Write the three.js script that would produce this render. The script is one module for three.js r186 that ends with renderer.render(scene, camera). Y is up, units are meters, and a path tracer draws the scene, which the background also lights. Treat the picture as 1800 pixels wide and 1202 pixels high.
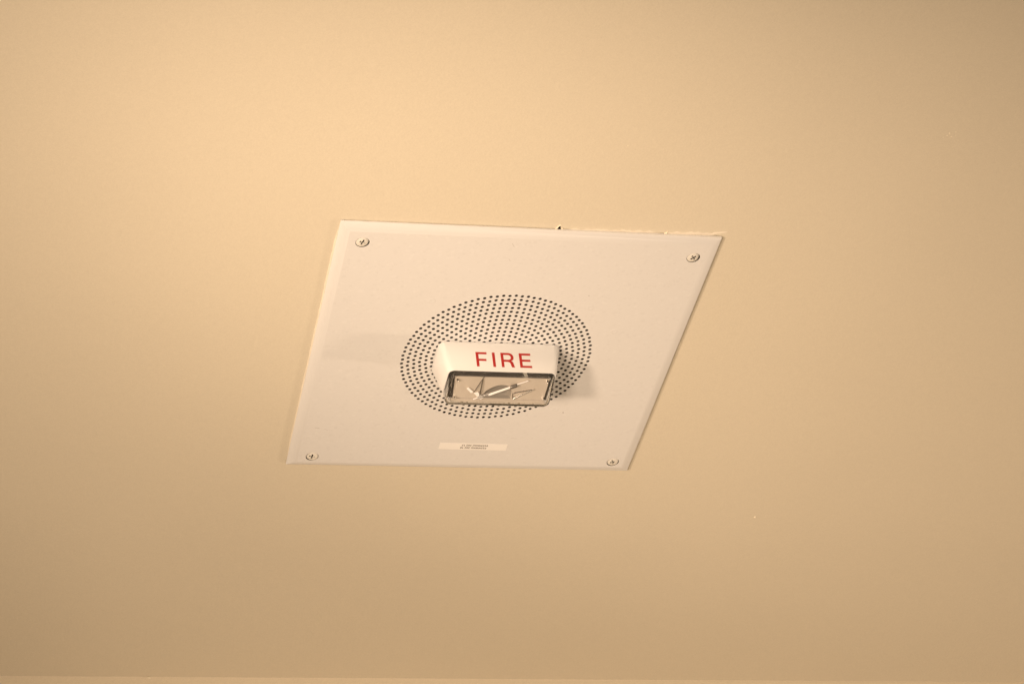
import * as THREE from 'three';
import { mergeGeometries, mergeVertices, toCreasedNormals } from 'three/addons/utils/BufferGeometryUtils.js';
import { ImprovedNoise } from 'three/addons/math/ImprovedNoise.js';
import { Brush, Evaluator, SUBTRACTION } from 'three-bvh-csg';

// ---------------------------------------------------------------- camera, light, exposure
const CE = 2.8;            // height of the ceiling's underside
const FACE = CE - 0.0055;  // height of the cover plate's flat face
const scene = new THREE.Scene();
const camera = new THREE.PerspectiveCamera(16.9153, 1024 / 683, 0.05, 60);
camera.position.set(-0.491383, FACE - 1.279378, 1.518051);
camera.up.set(-0.03204, 0.765411, 0.642744);
camera.lookAt(camera.position.clone().add(new THREE.Vector3(0.2471748, 0.6291672, -0.7369215)));

const AMBIENT = new THREE.Color().setRGB(0.43, 0.326, 0.231);
scene.background = AMBIENT;             // even, warm light of the room below
const WARM = [1, 0.75, 0.54];
function spot(power, pos, target, angle, size) {
  const l = new THREE.SpotLight(new THREE.Color().setRGB(...WARM), power, 0, angle, 1, 2);
  l.position.set(pos[0], FACE + pos[1], pos[2]);
  l.target.position.set(target[0], FACE, target[1]);
  l.castShadow = true; l.shadow.mapSize.set(2048, 2048); l.shadow.radius = size;
  scene.add(l, l.target);
  return l;
}
spot(10.2, [-1.50, -1.08, 0.90], [0.2162, 0.0781], 0.2323, 6);     // lamp low on the left, rakes along the ceiling
spot(8.9, [-1.05, -1.26, 1.17], [-0.125, 0.0], 0.325, 10);           // broad lamp on the near side
spot(8.6, [3.0, -1.1, -0.35], [0, -0.02], 0.5, 5);                   // weaker far lamp on the right

const renderer = new THREE.WebGLRenderer({ antialias: true });
renderer.toneMapping = THREE.LinearToneMapping;
renderer.toneMappingExposure = 1;
renderer.shadowMap.enabled = true;

// ---------------------------------------------------------------- helpers
let seed = 4711;
const rnd = () => { seed = (seed * 1664525 + 1013904223) >>> 0; return seed / 4294967296; };
const noise = new ImprovedNoise();
const mm = v => v / 1000;
function mat(r, g, b, rough, extra = {}) {
  const { physical, ...rest } = extra;
  const M = physical ? THREE.MeshPhysicalMaterial : THREE.MeshStandardMaterial;
  return new M({ color: new THREE.Color().setRGB(r, g, b), roughness: rough, metalness: 0, side: THREE.DoubleSide, ...rest });
}
function part(name, geo, material, parent, label) {
  const m = new THREE.Mesh(geo, material);
  m.name = name; m.castShadow = m.receiveShadow = true;
  if (label) m.userData.label = label;
  parent.add(m);
  return m;
}
function noiseTexture(n, fn) {           // height or tint field, 0..1, tileable enough at its size
  const d = new Uint8Array(n * n * 4);
  for (let j = 0; j < n; j++) for (let i = 0; i < n; i++) {
    const v = Math.max(0, Math.min(255, Math.round(255 * fn(i / n, j / n)))), k = (j * n + i) * 4;
    d[k] = d[k + 1] = d[k + 2] = v; d[k + 3] = 255;
  }
  const t = new THREE.DataTexture(d, n, n); t.magFilter = THREE.LinearFilter; t.minFilter = THREE.LinearFilter;
  t.wrapS = t.wrapT = THREE.MirroredRepeatWrapping; t.needsUpdate = true;
  return t;
}
// points are (x, h, z) in millimetres: h is the distance below the plate's face
const V = (x, h, z) => new THREE.Vector3(mm(x), -mm(h), mm(z));
function strip(rings, closed = true, cap = false, cap0 = false) {  // rings of equal count, joined into a skin
  const pos = [], idx = [], n = rings[0].length;
  rings.forEach(r => r.forEach(p => pos.push(p.x, p.y, p.z)));
  for (let k = 0; k < rings.length - 1; k++) for (let i = 0; i < (closed ? n : n - 1); i++) {
    const a = k * n + i, b = k * n + (i + 1) % n, c = a + n, d = b + n;
    idx.push(a, c, b, b, c, d);
  }
  const fan = (ring, base, flip) => {
    const m = new THREE.Vector3(); ring.forEach(p => m.add(p)); m.divideScalar(n);
    const c = pos.length / 3; pos.push(m.x, m.y, m.z);
    for (let i = 0; i < n; i++) flip ? idx.push(base + (i + 1) % n, base + i, c) : idx.push(base + i, c, base + (i + 1) % n);
  };
  if (cap) fan(rings[rings.length - 1], (rings.length - 1) * n, false);
  if (cap0) fan(rings[0], 0, true);
  const g = new THREE.BufferGeometry();
  g.setAttribute('position', new THREE.Float32BufferAttribute(pos, 3)); g.setIndex(idx);
  return g;
}
const crease = (g, a = 0.6) => toCreasedNormals(g, a);
function roundRect(x0, x1, z0, z1, r, hOf, seg = 7) {    // outline in the plate's plane, h from hOf(z) or a number
  const out = [], f = typeof hOf === 'function' ? hOf : () => hOf;
  [[x1 - r, z1 - r, 0], [x0 + r, z1 - r, 1], [x0 + r, z0 + r, 2], [x1 - r, z0 + r, 3]].forEach(([cx, cz, q]) => {
    for (let i = 0; i <= seg; i++) {
      const a = (q + i / seg) * Math.PI / 2, x = cx + r * Math.cos(a), z = cz + r * Math.sin(a);
      out.push(V(x, f(z), z));
    }
  });
  return out;
}
function rod(points, radius, seg = 10) {                 // a thin bent wire or tube, ends closed
  const g = points.length === 2
    ? new THREE.TubeGeometry(new THREE.LineCurve3(V(...points[0]), V(...points[1])), 1, mm(radius), seg, false)
    : new THREE.TubeGeometry(new THREE.CatmullRomCurve3(points.map(p => V(...p)), false, 'catmullrom', 0.15), 24, mm(radius), seg, false);
  const ends = [points[0], points[points.length - 1]].map(p => { const s = new THREE.SphereGeometry(mm(radius), seg, 6); s.translate(...V(...p).toArray()); return s; });
  return mergeGeometries([g, ...ends]);
}
function slab(corners, t) {                              // four (x,h,z) corners, thickened by t mm upwards
  return crease(strip([corners.map(c => V(...c)), corners.map(c => V(c[0], c[1] - t, c[2]))], true, true, true), 0.3);
}

// ---------------------------------------------------------------- materials
const orange = noiseTexture(1024, (u, v) => 0.5 + 0.12 * noise.noise(u * 70, v * 70, 1.3) + 0.25 * noise.noise(u * 190, v * 190, 7.7));
orange.repeat.set(2.2, 2.2);             // uv in metres: one tile is 0.45 m
const mottle = noiseTexture(1024, (u, v) => 0.955 + 0.012 * noise.noise(u * 5, v * 5, 2.2) + 0.012 * noise.noise(u * 160, v * 160, 5.5) + 0.08 * (rnd() - 0.5));
mottle.repeat.set(1.7, 1.7);
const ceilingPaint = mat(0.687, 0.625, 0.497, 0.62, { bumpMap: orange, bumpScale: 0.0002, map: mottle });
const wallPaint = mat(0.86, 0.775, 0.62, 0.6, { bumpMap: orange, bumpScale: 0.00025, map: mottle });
const caulkPaint = mat(0.74, 0.675, 0.56, 0.5);
const plaster = mat(0.86, 0.79, 0.63, 0.7);
const dark = mat(0.012, 0.009, 0.006, 0.9);
const coneBlack = mat(0.01, 0.008, 0.006, 0.85);

// plate finish: white enamel with faint mottling and the few scuffs on it
const cv = document.createElement('canvas'); cv.width = cv.height = 2048;
const cx = cv.getContext('2d');
cx.fillStyle = '#f6f6f6'; cx.fillRect(0, 0, 2048, 2048);
for (let i = 0; i < 9000; i++) { const g = 236 + Math.floor(rnd() * 20); cx.fillStyle = `rgba(${g},${g},${g},0.35)`; const s = 3 + rnd() * 16; cx.fillRect(rnd() * 2048, rnd() * 2048, s, s); }
const toPx = (x, z) => [1024 + x / 340 * 2048, 1024 - z / 340 * 2048];
function scuff(x0, z0, x1, z1, w, a) {
  cx.strokeStyle = `rgba(70,55,45,${a})`; cx.lineWidth = w; cx.lineCap = 'round'; cx.beginPath(); cx.moveTo(...toPx(x0, z0)); cx.lineTo(...toPx(x1, z1)); cx.stroke();
}
scuff(-146, -109.5, -142, -110, 3.5, 0.22); scuff(-137, -111, -134, -112.5, 3, 0.12); scuff(-16, 147, -13.5, 143, 3, 0.16);
scuff(81, -78, 81.3, -78.8, 5, 0.5); scuff(-15, 128, -13, 125, 3, 0.12); scuff(66, 85, 66.6, 84.6, 4, 0.3); scuff(40, -118, 46, -119, 5, 0.06);
const plateMap = new THREE.CanvasTexture(cv); plateMap.colorSpace = THREE.SRGBColorSpace;
plateMap.repeat.set(1 / 0.34, 1 / 0.34); plateMap.offset.set(0.5, 0.5); plateMap.flipY = true;
const plateBump = noiseTexture(512, (u, v) => 0.5 + 0.3 * noise.noise(u * 50, v * 50, 9.1) + 0.2 * noise.noise(u * 110, v * 110, 4.1));
plateBump.repeat.set(9, 9);
const enamel = mat(0.75, 0.746, 0.737, 0.42, { map: plateMap, bumpMap: plateBump, bumpScale: 0.00003 });
const enamelRim = mat(0.682, 0.678, 0.67, 0.42);
const whitePlastic = mat(0.735, 0.735, 0.725, 0.42, { physical: true, clearcoat: 0.55, clearcoatRoughness: 0.1 });
const screwPaint = mat(0.80, 0.78, 0.72, 0.2, { metalness: 0.15, physical: true, clearcoat: 0.7, clearcoatRoughness: 0.08 });
const redInk = mat(0.40, 0.016, 0.013, 0.45);
const darkLining = mat(0.075, 0.07, 0.06, 0.5);
const bezelGrey = mat(0.068, 0.060, 0.054, 0.22);
const whiteGlaze = mat(0.92, 0.90, 0.88, 0.12, { physical: true, clearcoat: 1, clearcoatRoughness: 0.05 });
const board = mat(0.035, 0.06, 0.038, 0.45);
const clearLens = mat(1, 1, 1, 0.03, { physical: true, transmission: 1, thickness: 0, ior: 1.55 });
const clearGlass = mat(1, 1, 1, 0.02, { physical: true, transmission: 1, thickness: 0.002, ior: 1.42 });
const satinTan = mat(0.68, 0.62, 0.54, 0.34, { metalness: 0.35 });
const bowlGrey = mat(0.34, 0.315, 0.28, 0.3, { metalness: 0.5 });
const chrome = mat(0.88, 0.87, 0.85, 0.12, { metalness: 1 });
const recessSteel = mat(0.05, 0.045, 0.04, 0.35, { metalness: 0.6 });
const steel = mat(0.30, 0.28, 0.26, 0.25, { metalness: 1 });

// ---------------------------------------------------------------- the setting: ceiling and wall
const up = new THREE.Matrix4().makeRotationX(Math.PI / 2);   // shape (x, z) -> plate's plane, extruded downwards
const poly = pts => { const p = new THREE.Path(); pts.forEach(([x, z], i) => i ? p.lineTo(mm(x), mm(z)) : p.moveTo(mm(x), mm(z))); p.closePath(); return p; };
const ceilShape = new THREE.Shape([[-2.6, -0.75], [2.6, -0.75], [2.6, 2.9], [-2.6, 2.9]].map(a => new THREE.Vector2(...a)));
ceilShape.holes.push(poly([[-148, -152], [150, -152], [150, 145], [-148, 145]]));
ceilShape.holes.push(poly([[22.0, 157], [24.5, 157], [24.3, 160.2], [23.4, 163.4], [22.5, 165.6], [21.7, 164.8], [20.8, 162.4], [21.7, 160.9]]));
let g = new THREE.ExtrudeGeometry(ceilShape, { depth: 0.016, bevelEnabled: false });
g.applyMatrix4(up); g.translate(0, CE + 0.016, 0);
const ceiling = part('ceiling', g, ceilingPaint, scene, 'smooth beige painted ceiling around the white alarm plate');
ceiling.userData.kind = 'structure';

// ragged beads of paint and filler left along the plate's edge
function bead(x0, z0, x1, z1, w0, w1, lift, wob, material = caulkPaint, n = 60) {
  const A = [], B = [], C = [], dx = x1 - x0, dz = z1 - z0, L = Math.hypot(dx, dz), nx = -dz / L, nz = dx / L, ph = rnd() * 50;
  for (let i = 0; i <= n; i++) {
    const t = i / n, x = x0 + dx * t, z = z0 + dz * t;
    const taper = Math.min(1, Math.min(t, 1 - t) * 12);
    const w = (w0 + (w1 - w0) * t) * (1 + wob * noise.noise(t * L / 5 + ph, 0.3, 1.7)) * (0.25 + 0.75 * taper);
    const e = lift * (1 + 0.6 * noise.noise(t * L / 3 + ph, 2.1, 0.4)) * (0.1 + 0.9 * taper);
    const P = (k, h) => new THREE.Vector3(mm(x + nx * k), CE - mm(h), mm(z + nz * k));
    A.push(P(0, -0.3)); B.push([P(0, e * 0.8), P(w * 0.45, e)]); C.push(P(w, -0.1));
  }
  const rings = [A, B.map(b => b[0]), B.map(b => b[1]), C];
  return part('caulk_bead', crease(strip(rings, false), 1.2), material, ceiling);
}
// the near edge (top of the picture): bare gap up to the chip, then a bead with a break in it
bead(-163, 159.3, -52, 159.3, 1.6, 1.2, 0.7, 0.5);
bead(28, 160.6, 112, 161.4, 2.0, 3.2, 0.55, 0.8);
bead(117, 161.4, 160, 162.0, 3.2, 3.6, 0.6, 0.9);
bead(157, 163.4, 171, 167.4, 2.2, 1.0, 0.6, 0.5, caulkPaint, 16);
// left and far edges: painted shut
bead(-163.4, -169.5, -163.4, 161.5, 1.4, 2.2, 0.8, 0.25, caulkPaint, 110);
bead(165, -169.6, -164, -170.2, 0.9, 0.9, 1.0, 0.4, caulkPaint, 110);
// right edge: a few ridges of filler
bead(168.0, 62, 168.0, 40, 0.5, 1.4, 0.5, 0.9, caulkPaint, 30);
bead(168.0, 22, 168.0, -8, 1.8, 0.8, 0.7, 0.9, caulkPaint, 30);
bead(167.8, -60, 167.8, -160, 0.9, 1.1, 0.35, 0.7, caulkPaint, 60);
{ // steel box edge showing dark in the nick
  const b = new THREE.BoxGeometry(0.016, 0.002, 0.024); b.translate(0.0225, CE + 0.0028, 0.162);
  part('box_flange', b, dark, ceiling);
}
// plaster chips round the nick in the near edge
function chip(points, t, material = plaster) {
  const s = new THREE.Shape(points.map(([x, z]) => new THREE.Vector2(mm(x), mm(z))));
  const q = new THREE.ExtrudeGeometry(s, { depth: mm(t), bevelEnabled: true, bevelThickness: mm(0.15), bevelSize: mm(0.15), bevelSegments: 1 });
  q.applyMatrix4(up); q.translate(0, CE - 0.0001, 0);
  return part('paint_chip', q, material, ceiling);
}
chip([[18.9, 160.8], [19.8, 162.8], [21.0, 165.4], [22.1, 166.8], [23.3, 166.1], [22.4, 165.8], [21.3, 164.8], [20.4, 162.4], [20.3, 160.9]], 0.3);
chip([[24.8, 158.0], [24.6, 160.8], [24.0, 163.6], [25.2, 162.8], [26.8, 160.4], [27.0, 158.0]], 0.4);
chip([[113.5, 159.6], [115.6, 162.4], [117.4, 164.4], [117.7, 162.4], [116.0, 159.8]], 0.45);
function speck(x, z, r, h) {
  const s = new THREE.SphereGeometry(mm(r), 10, 8); s.scale(1, h, 0.8); s.translate(mm(x), CE, mm(z));
  return part('paint_speck', s, plaster, ceiling);
}
[[321.2, -244.8, 1.3, 0.7], [327.3, 298.5, 0.75, 0.5], [330.3, 294.7, 0.6, 0.5], [326.3, 295.8, 0.7, 0.5], [332.4, 300.5, 0.5, 0.5], [323.6, 293.4, 0.5, 0.5], [333.6, 296.4, 0.45, 0.5],
  [56.7, 263.4, 0.6, 0.4]].forEach(a => speck(...a));

// wall beyond the ceiling's edge, turned a little from the plate's axes
const wg = new THREE.BoxGeometry(5.6, CE + 0.004, 0.12, 1, 1, 1);
const uvw = wg.attributes.uv; for (let i = 0; i < uvw.count; i++) uvw.setXY(i, uvw.getX(i) * 5.6, uvw.getY(i) * 2.8);
const wallYaw = Math.atan2(0.0215, 1.1525);
wg.translate(0, (CE + 0.004) / 2, -0.06); wg.rotateY(wallYaw); wg.translate(0, 0, -0.5448);
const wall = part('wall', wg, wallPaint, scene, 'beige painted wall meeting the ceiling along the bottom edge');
wall.userData.kind = 'structure';
const ws = new THREE.SphereGeometry(0.0016, 10, 8); ws.scale(1.2, 0.7, 0.6); ws.translate(-0.2562, CE - 0.0012, -0.5448 + 0.0048);
part('paint_speck', ws, plaster, wall);

// ---------------------------------------------------------------- the alarm: cover plate
const alarm = new THREE.Group(); alarm.name = 'fire_alarm_speaker'; scene.add(alarm);
alarm.position.set(0, FACE, 0);
alarm.userData = { label: 'square white ceiling fire alarm plate with round speaker grille and clear strobe reading FIRE', category: 'fire alarm' };

const rim = [[-164.1, 161.3], [166.3, 162.6], [166.3, -167.9], [-164.1, -169.7]];
const drop = [1, 0.65, 0.65, 1];             // the plate hangs a little lower on its right side
const inset = 8.6, F = rim.map(([x, z]) => [x + (x < 0 ? inset : -inset), z + (z < 0 ? inset : -inset)]);
const faceShape = new THREE.Shape(F.map(([x, z]) => new THREE.Vector2(mm(x), mm(z))).reverse());
const CXg = 1.85, CZg = -3.8, pitch = 5.297;
const circle = (x, z, r, n, a0 = 0) => { const p = new THREE.Path(); for (let i = 0; i < n; i++) { const a = a0 - i / n * 2 * Math.PI; const X = mm(x + r * Math.cos(a)), Z = mm(z + r * Math.sin(a)); i ? p.lineTo(X, Z) : p.moveTo(X, Z); } p.closePath(); return p; };
for (let n = 1; n <= 16; n++) for (let i = 0; i < 6 * n; i++) {      // concentric rings of 6n punched holes
  const a = Math.PI / 2 + i * Math.PI / (3 * n), r = n * pitch + ((i + n) % 2 ? -0.24 : 0.24);
  const x = CXg + r * Math.cos(a), z = CZg + r * Math.sin(a);
  if (x > -49 && x < 50 && z > -21 && z < 13) continue;              // under the strobe
  faceShape.holes.push(circle(x, z, 1.54, 10, rnd()));
}
const screws = [[-143, 140.3], [146.7, 139], [147.7, -152], [-142.3, -152.6]];
screws.forEach(([x, z]) => faceShape.holes.push(circle(x, z, 5.95, 36)));
g = new THREE.ExtrudeGeometry(faceShape, { depth: 0.00025, bevelEnabled: false });
g.applyMatrix4(up); g.translate(0, 0.00025, 0);
part('cover_plate', g, enamel, alarm);
// sloped border, with a soft fold and a short turned-up edge
const prof = [[0, 0.0], [0.5, 0.03], [1.0, 0.1], [1.6, 0.25], [2.3, 0.5], [3.0, 0.82], [3.8, 1.22], [8.2, 3.36], [8.45, 3.5], [8.6, 3.75], [8.6, 4.7], [8.0, 4.7]];
const rings = prof.map(([o, up_]) => F.map(([x, z], i) => V(x + (rim[i][0] - x) * o / inset, up_ > 4 ? -up_ : -up_ * drop[i], z + (rim[i][1] - z) * o / inset)));
part('bevelled_edge', crease(strip(rings), 0.45), enamelRim, alarm);

// countersunk screws
const ev = new Evaluator(); ev.useGroups = false; ev.attributes = ['position', 'normal'];
function screwHead(tilt) {
  const pr = [[0, 0.75], [1.5, 0.7], [2.8, 0.52], [3.9, 0.26], [4.9, -0.08], [5.45, -0.35], [5.7, -0.75], [3.2, -3.2], [0, -3.2]].map(([r, h]) => new THREE.Vector2(mm(r), -mm(h)));
  const b = new Brush(new THREE.LatheGeometry(pr.reverse(), 40)); b.updateMatrixWorld();
  let out = b;
  [0, 1].forEach(k => {
    const c = new THREE.BoxGeometry(mm(5.4), mm(4), mm(1.4)); c.rotateY(tilt + k * Math.PI / 2); c.translate(0, -mm(0.2), 0);
    const br = new Brush(c); br.updateMatrixWorld(); out = ev.evaluate(out, br, SUBTRACTION);
  });
  return out.geometry;
}
screws.forEach(([x, z], k) => {
  const tilt = [0.35, 0.9, 1.15, 0.1][k];
  const s = part('screw', screwHead(tilt), screwPaint, alarm);
  s.position.set(mm(x), mm(0.6), mm(z));
  s.rotation.set([-0.11, -0.12, -0.10, -0.13][k], 0, [0.06, 0.09, -0.05, -0.10][k]);
  const bars = [0, 1].map(q => { const c = new THREE.BoxGeometry(mm(4.8), mm(0.3), mm(1.2)); c.rotateY(tilt + q * Math.PI / 2); c.translate(0, mm(1.1) + q * 0.00002, 0); return c; });
  part('screw_recess', mergeGeometries(bars), recessSteel, s);
});
// faint weld marks around the grille
[[-70.9, 70.2], [71.5, 69], [-71.1, -74.3], [72.5, -73.6], [101.1, 38.2]].forEach(([x, z]) => {
  const pr = [[0, 0.02], [1.6, 0.05], [2.2, 0.16], [2.7, 0.17], [3.2, 0.06], [3.6, -0.05]].map(([r, h]) => new THREE.Vector2(mm(r), -mm(h)));
  const l = new THREE.LatheGeometry(pr, 28); l.translate(mm(x), 0, mm(z));
  part('weld_mark', l, enamelRim, alarm);
});
// back box and loudspeaker cone behind the holes
const bx = [[-147, -151, 149, 144]][0];
const walls = strip([[[bx[0], bx[1]], [bx[2], bx[1]], [bx[2], bx[3]], [bx[0], bx[3]]].map(([x, z]) => V(x, -1.0, z)), [[bx[0], bx[1]], [bx[2], bx[1]], [bx[2], bx[3]], [bx[0], bx[3]]].map(([x, z]) => V(x, -95, z))], true, true);
part('back_box', crease(walls, 0.3), dark, alarm);
const cone = new THREE.LatheGeometry([[0, 40], [18, 40], [22, 44], [80, 12], [88, 10], [92, 12], [96, 12]].map(([r, h]) => new THREE.Vector2(mm(r), mm(h))), 48);
cone.translate(mm(CXg), 0, mm(CZg)); part('speaker_cone', cone, coneBlack, alarm);

// part-number sticker, upside down as seen from here
const sc = document.createElement('canvas'); sc.width = 1024; sc.height = 150;
const s2 = sc.getContext('2d'); s2.fillStyle = '#fffdfa'; s2.fillRect(0, 0, 1024, 150);
s2.fillStyle = '#33261c'; s2.font = 'bold 50px sans-serif'; s2.textAlign = 'center'; s2.textBaseline = 'middle';
s2.fillText('PSSNWAU 202 10', 505, 47); s2.fillText('VSSNWAU 202 12', 490, 106);
const stickerMap = new THREE.CanvasTexture(sc); stickerMap.colorSpace = THREE.SRGBColorSpace;
const paper = mat(0.83, 0.83, 0.825, 0.4, { map: stickerMap });
const sg = new THREE.BufferGeometry();
{ // thin label with its print on the underside
  const w = mm(32.4), d = mm(4.65), t = mm(0.16), q = [[-w, d], [w, d], [w, -d], [-w, -d]], P = [], U = [];
  const tri = (a, b, c) => [a, b, c].forEach(k => { P.push(k[0], k[1], k[2]); U.push(k[3], k[4]); });
  const lo = q.map(([x, z]) => [x, -t, z, 0.5 - x / (2 * w), 0.5 - z / (2 * d)]), hi = q.map(([x, z]) => [x, 0.0001, z, 0.01, 0.01]);
  tri(lo[0], lo[2], lo[1]); tri(lo[0], lo[3], lo[2]);
  for (let i = 0; i < 4; i++) { const j = (i + 1) % 4, e = k => [...k.slice(0, 3), 0.01, 0.01]; tri(e(lo[i]), e(lo[j]), hi[j]); tri(e(lo[i]), hi[j], hi[i]); }
  sg.setAttribute('position', new THREE.Float32BufferAttribute(P, 3)); sg.setAttribute('uv', new THREE.Float32BufferAttribute(U, 2)); sg.computeVertexNormals();
}
const sticker = part('sticker', sg, paper, alarm, 'narrow cream label with two tiny lines of print upside down');
sticker.position.set(mm(6.6), 0, mm(-132.5)); sticker.rotation.y = 0.006;

// ---------------------------------------------------------------- the alarm: strobe
const B0 = [-54.6, 56.6, -26.6, 18.4], B1 = [-48.9, 49.6, -20.2, 14.7], lipH = 30.2;   // base and lip of the housing
const lerpB = t => B0.map((v, i) => v + (B1[i] - v) * t);
const ringAt = (t, h, ins, r) => { const b = lerpB(t); return roundRect(b[0] + ins, b[1] - ins, b[2] + ins, b[3] - ins, r, h, 9); };
const hous = [ringAt(0, -0.2, 1.6, 6), ringAt(0, 0.6, 1.6, 6), ringAt(0, 0.7, 0.15, 7), ringAt(0.03, 1.1, -0.02, 7), ringAt(0.5, 15, 0, 6.4), ringAt(0.965, 29.2, 0, 5.8), ringAt(0.99, 29.95, 0.25, 5.6), ringAt(1, lipH, 0.7, 5.3), ringAt(1, 29.8, 1.3, 5), ringAt(0.95, 28.4, 1.5, 5)];
const housing = part('strobe_housing', crease(strip(hous), 0.5), whitePlastic, alarm, 'white tapered strobe box with red lettering');
const lin = [ringAt(0.95, 28.2, 1.5, 5), ringAt(0.4, 12, 1.8, 5)];
part('housing_lining', crease(strip(lin, true, true), 0.5), darkLining, housing);

// red letters on the near face
const face0 = new THREE.Vector3(0, 0, mm(18.45)), upv = new THREE.Vector3(0, mm(30.2), mm(3.75)).normalize();
const nrm = new THREE.Vector3(0, -upv.z, upv.y);
const letM = new THREE.Matrix4().makeBasis(new THREE.Vector3(1, 0, 0), upv, nrm);
function letter(name, polys, hole) {
  const list = polys.map(p => { const s = new THREE.Shape(p.map(([x, y]) => new THREE.Vector2(mm(x), mm(y)))); if (hole) s.holes.push(poly(hole)); return s; });
  const e = new THREE.ExtrudeGeometry(list, { depth: mm(0.12), bevelEnabled: false });
  e.scale(0.978, 1, 1);
  const along = mm(-25.9);                      // baseline: this far down the sloping face
  e.applyMatrix4(letM); e.translate(mm(-23.1), face0.y + upv.y * along + nrm.y * mm(0.03), face0.z + upv.z * along + nrm.z * mm(0.03));
  return part(name, e, redInk, housing);
}
const H = 14.9, st = 2.45, ba = 2.05;
letter('letter_f', [[[0, 0], [st, 0], [st, 5.9], [9.4, 5.9], [9.4, 5.9 + ba], [st, 5.9 + ba], [st, H - ba], [10.2, H - ba], [10.2, H], [0, H]]]);
letter('letter_i', [[[15.2, 0], [15.2 + st, 0], [15.2 + st, H], [15.2, H]]]);
{
  const x = 23.1, arc = (cx_, cy, rx, ry, a0, a1, n) => Array.from({ length: n + 1 }, (_, i) => { const a = a0 + (a1 - a0) * i / n; return [cx_ + rx * Math.cos(a), cy + ry * Math.sin(a)]; });
  const cyR = (5.7 + H) / 2, ry = (H - 5.7) / 2;
  const outer = [[x, 0], [x + st, 0], [x + st, 5.7], [x + 5.9, 5.7], [x + 7.6, 5.2], [x + 8.4, 4.0], [x + 9.0, 1.2], [x + 9.5, 0], [x + 12.3, 0], [x + 11.6, 1.5], [x + 11.1, 4.2], [x + 10.4, 5.8], [x + 9.2, 6.7],
    ...arc(x + 7.2, cyR, 4.6, ry, -0.62, Math.PI / 2, 12), [x, H]];
  const inner = [[x + st, 5.7 + ba], ...arc(x + 6.9, cyR, 2.4, ry - ba, -Math.PI / 2, Math.PI / 2, 12), [x + st, H - ba]].reverse();
  letter('letter_r', [outer], inner);
}
letter('letter_e', [[[40.2, 0], [51.2, 0], [51.2, ba], [40.2 + st, ba], [40.2 + st, 6.4], [50.3, 6.4], [50.3, 6.4 + ba], [40.2 + st, 6.4 + ba], [40.2 + st, H - ba], [50.9, H - ba], [50.9, H], [40.2, H]]]);

// clear wedge-shaped lens
const lensH = z => 30.9 + (14.4 - z) * 9.6 / 35.6;
const L = [-47.6, 48.6, -22.0, 13.6];
const lensRing = (ins, drop, r) => roundRect(L[0] + ins, L[1] - ins, L[2] + ins, L[3] - ins, r, z => lensH(z) - drop, 9);
const bend = (w, drop0, r0, n) => Array.from({ length: n + 1 }, (_, i) => { const a = i / n * Math.PI / 2; return lensRing(w + 2.4 * (1 - Math.cos(a)), drop0 + 2.4 * (1 - Math.sin(a)), r0 - 1.6 * i / n); });
const topRing = (ins, h, r) => roundRect(L[0] + ins, L[1] - ins, L[2] + ins, L[3] - ins, r, h, 9);
const rimRings = [...bend(1.3, 1.3, 4.9, 6).reverse(), topRing(1.3, 25.8, 4.9), topRing(1.1, 25.6, 5), topRing(0.2, 25.6, 6), topRing(0, 25.8, 6), ...bend(0, 0, 6, 6), lensRing(3.8, 0.3, 3.4)];
rimRings.push(rimRings[0]);
const rimGeo = strip(rimRings), li = rimGeo.index.array;
for (let i = 0; i < li.length; i += 3) { const t = li[i]; li[i] = li[i + 1]; li[i + 1] = t; }   // faces outwards
part('lens_rim', crease(rimGeo, 0.7), clearGlass, housing);
part('lens_window', strip([lensRing(3.5, 0.7, 3.6), lensRing(5.5, 0.7, 3)], true, true), clearLens, housing);

// inside the lens: reflector plate, bowl, flash tube and its wires
const arch = [[-14.2, -17.4], [12.6, -17.2], ...new THREE.CatmullRomCurve3([[12.8, -12], [12.0, -7.4], [9.6, -4.2], [5.0, -3.0], [-0.5, -3.6], [-6.6, -6.4], [-11.4, -10.6], [-13.6, -14.4]].map(([x, z]) => new THREE.Vector3(x, 0, z))).getPoints(22).map(p => [p.x, p.z])];
part('inner_bezel', (() => {
  const off = 6.2, s = new THREE.Shape([[-45.4, -19], [-39.4, -19], [-39.4, 3.2], [43.2, 3.2], [43.2, -19], [46.2, -19], [46.2, 11.4], [-45.4, 11.4]].map(([x, z]) => new THREE.Vector2(mm(x), mm(z))));
  const e = new THREE.ExtrudeGeometry(s, { depth: mm(0.8), bevelEnabled: false }), p = e.attributes.position;
  for (let i = 0; i < p.count; i++) { const x = p.getX(i), z = p.getY(i), d = p.getZ(i); p.setXYZ(i, x, -mm(lensH(z * 1000) - off) + d, z); }
  e.computeVertexNormals();
  return e;
})(), bezelGrey, housing);
part('reflector', (() => {
  const off = 4.6, hz = z => lensH(z) - off;
  const s = new THREE.Shape([[-39.8, -17.6], [43.2, -17.6], [45.0, 4.6], [-40.8, 4.6]].map(([x, z]) => new THREE.Vector2(mm(x), mm(z))));
  s.holes.push(poly(arch));
  const e = new THREE.ExtrudeGeometry(s, { depth: mm(0.8), bevelEnabled: false, curveSegments: 6 });
  const p = e.attributes.position;
  for (let i = 0; i < p.count; i++) { const x = p.getX(i), z = p.getY(i), d = p.getZ(i); p.setXYZ(i, x, -mm(hz(z * 1000)) + d, z); }
  e.computeVertexNormals();
  return e;
})(), satinTan, housing);
part('reflector_bowl', (() => {
  const rim_ = arch;
  const at = (k, dh) => rim_.map(([x, z]) => V(1.5 + (x - 1.5) * k, lensH(z) - 4.9 - dh, -11 + (z + 11) * k));
  return crease(strip([at(1, 0), at(0.82, 3), at(0.5, 5.5)], true, true), 0.9);
})(), bowlGrey, housing);
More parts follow.
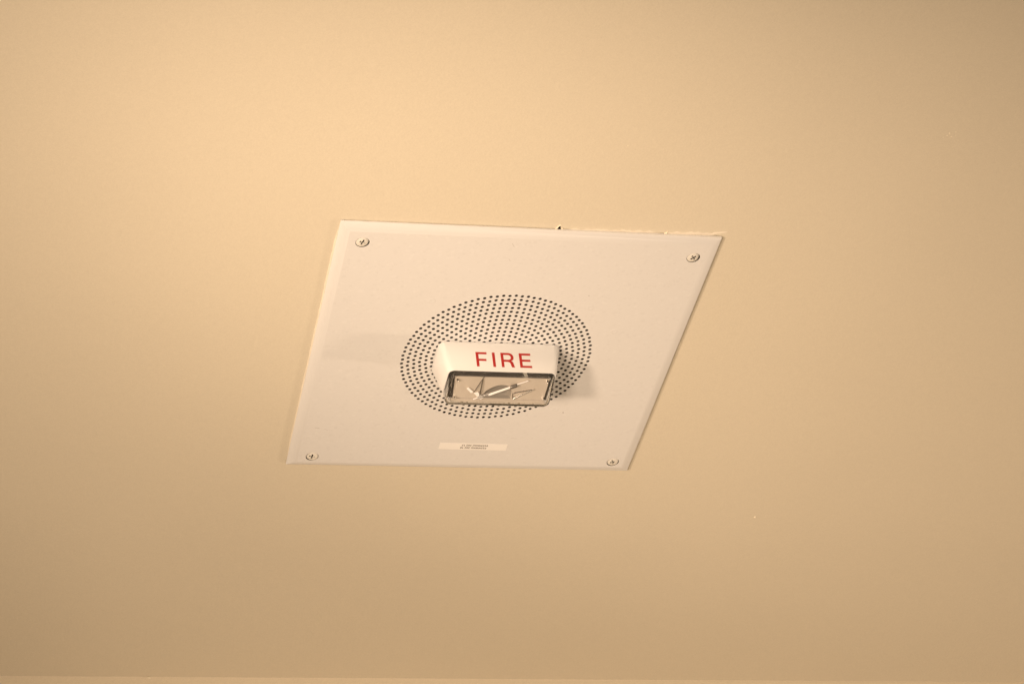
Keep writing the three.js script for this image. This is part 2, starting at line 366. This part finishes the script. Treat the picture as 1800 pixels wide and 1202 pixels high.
part('frosted_band', slab([[-42, 34.2, -18.6], [44.5, 34.2, -18.6], [44.5, 37.9, -19.2], [-42, 37.9, -19.2]], 0.01), mat(0.58, 0.53, 0.46, 0.5), housing);
const q = (x, z, off = 2.5) => [x, lensH(z) - off, z];
part('flash_tube', rod([q(-21.2, -16.8), q(24.8, 3.9)], 0.5), whiteGlaze, housing);
part('flash_tube', rod([q(-8, -12.1), q(10.5, -3.4)], 0.8), whiteGlaze, housing);
part('electrode', rod([q(-16.5, -14.7, 2.6), q(-9.5, -11.6, 2.6)], 1.5), clearGlass, housing);
part('electrode', rod([q(11, -3.2, 2.6), q(15, -1.4, 2.6)], 1.7), steel, housing);
part('support_wire', rod([q(-15.0, 5.4, 4), q(-16.6, 3.4, 3), q(-22, -9.6, 2.6)], 0.32, 8), steel, housing);
part('support_wire', rod([q(-16.0, 4.2, 3.4), q(-16.2, -3, 2.6), q(-16.4, -12, 2.4)], 0.5, 8), steel, housing);
part('support_wire', rod([q(31.2, -5.3), q(13.8, -9.4), q(14.3, -15.4)], 0.45, 8), steel, housing);
part('support_wire', rod([q(31.2, -5.3), q(22, -10.6), q(14.5, -15.4)], 0.6, 8), chrome, housing);
part('trigger_foil', slab([q(-29.4, -5.8), q(-27.6, -4.8), q(-22.6, -9.0), q(-24.4, -10.6)], 0.2), whiteGlaze, housing);
part('trigger_foil', slab([q(-22.2, -10.4), q(-18.6, -9.0), q(-12.4, -15.2), q(-15.0, -17.0)], 0.2), whiteGlaze, housing);
part('support_strip', slab([[18.6, 27, 12.2], [21.9, 27, 12.2], [25.6, 27.6, 4.2], [22.2, 27.6, 4.2]], 0.5), mat(0.62, 0.60, 0.54, 0.5), housing);
part('circuit_board', slab([[-44, 16, -18], [45, 16, -18], [45, 16, 13], [-44, 16, 13]], 1.6), board, housing);
[[-38.5, 2.6], [42.8, 3.2], [-38.2, -15.6], [42.0, -15.0]].forEach(([x, z]) => part('reflector_pin', rod([q(x, z, 4.5), q(x, z, 1.6)], 0.8, 10), chrome, housing));

renderer.render(scene, camera);
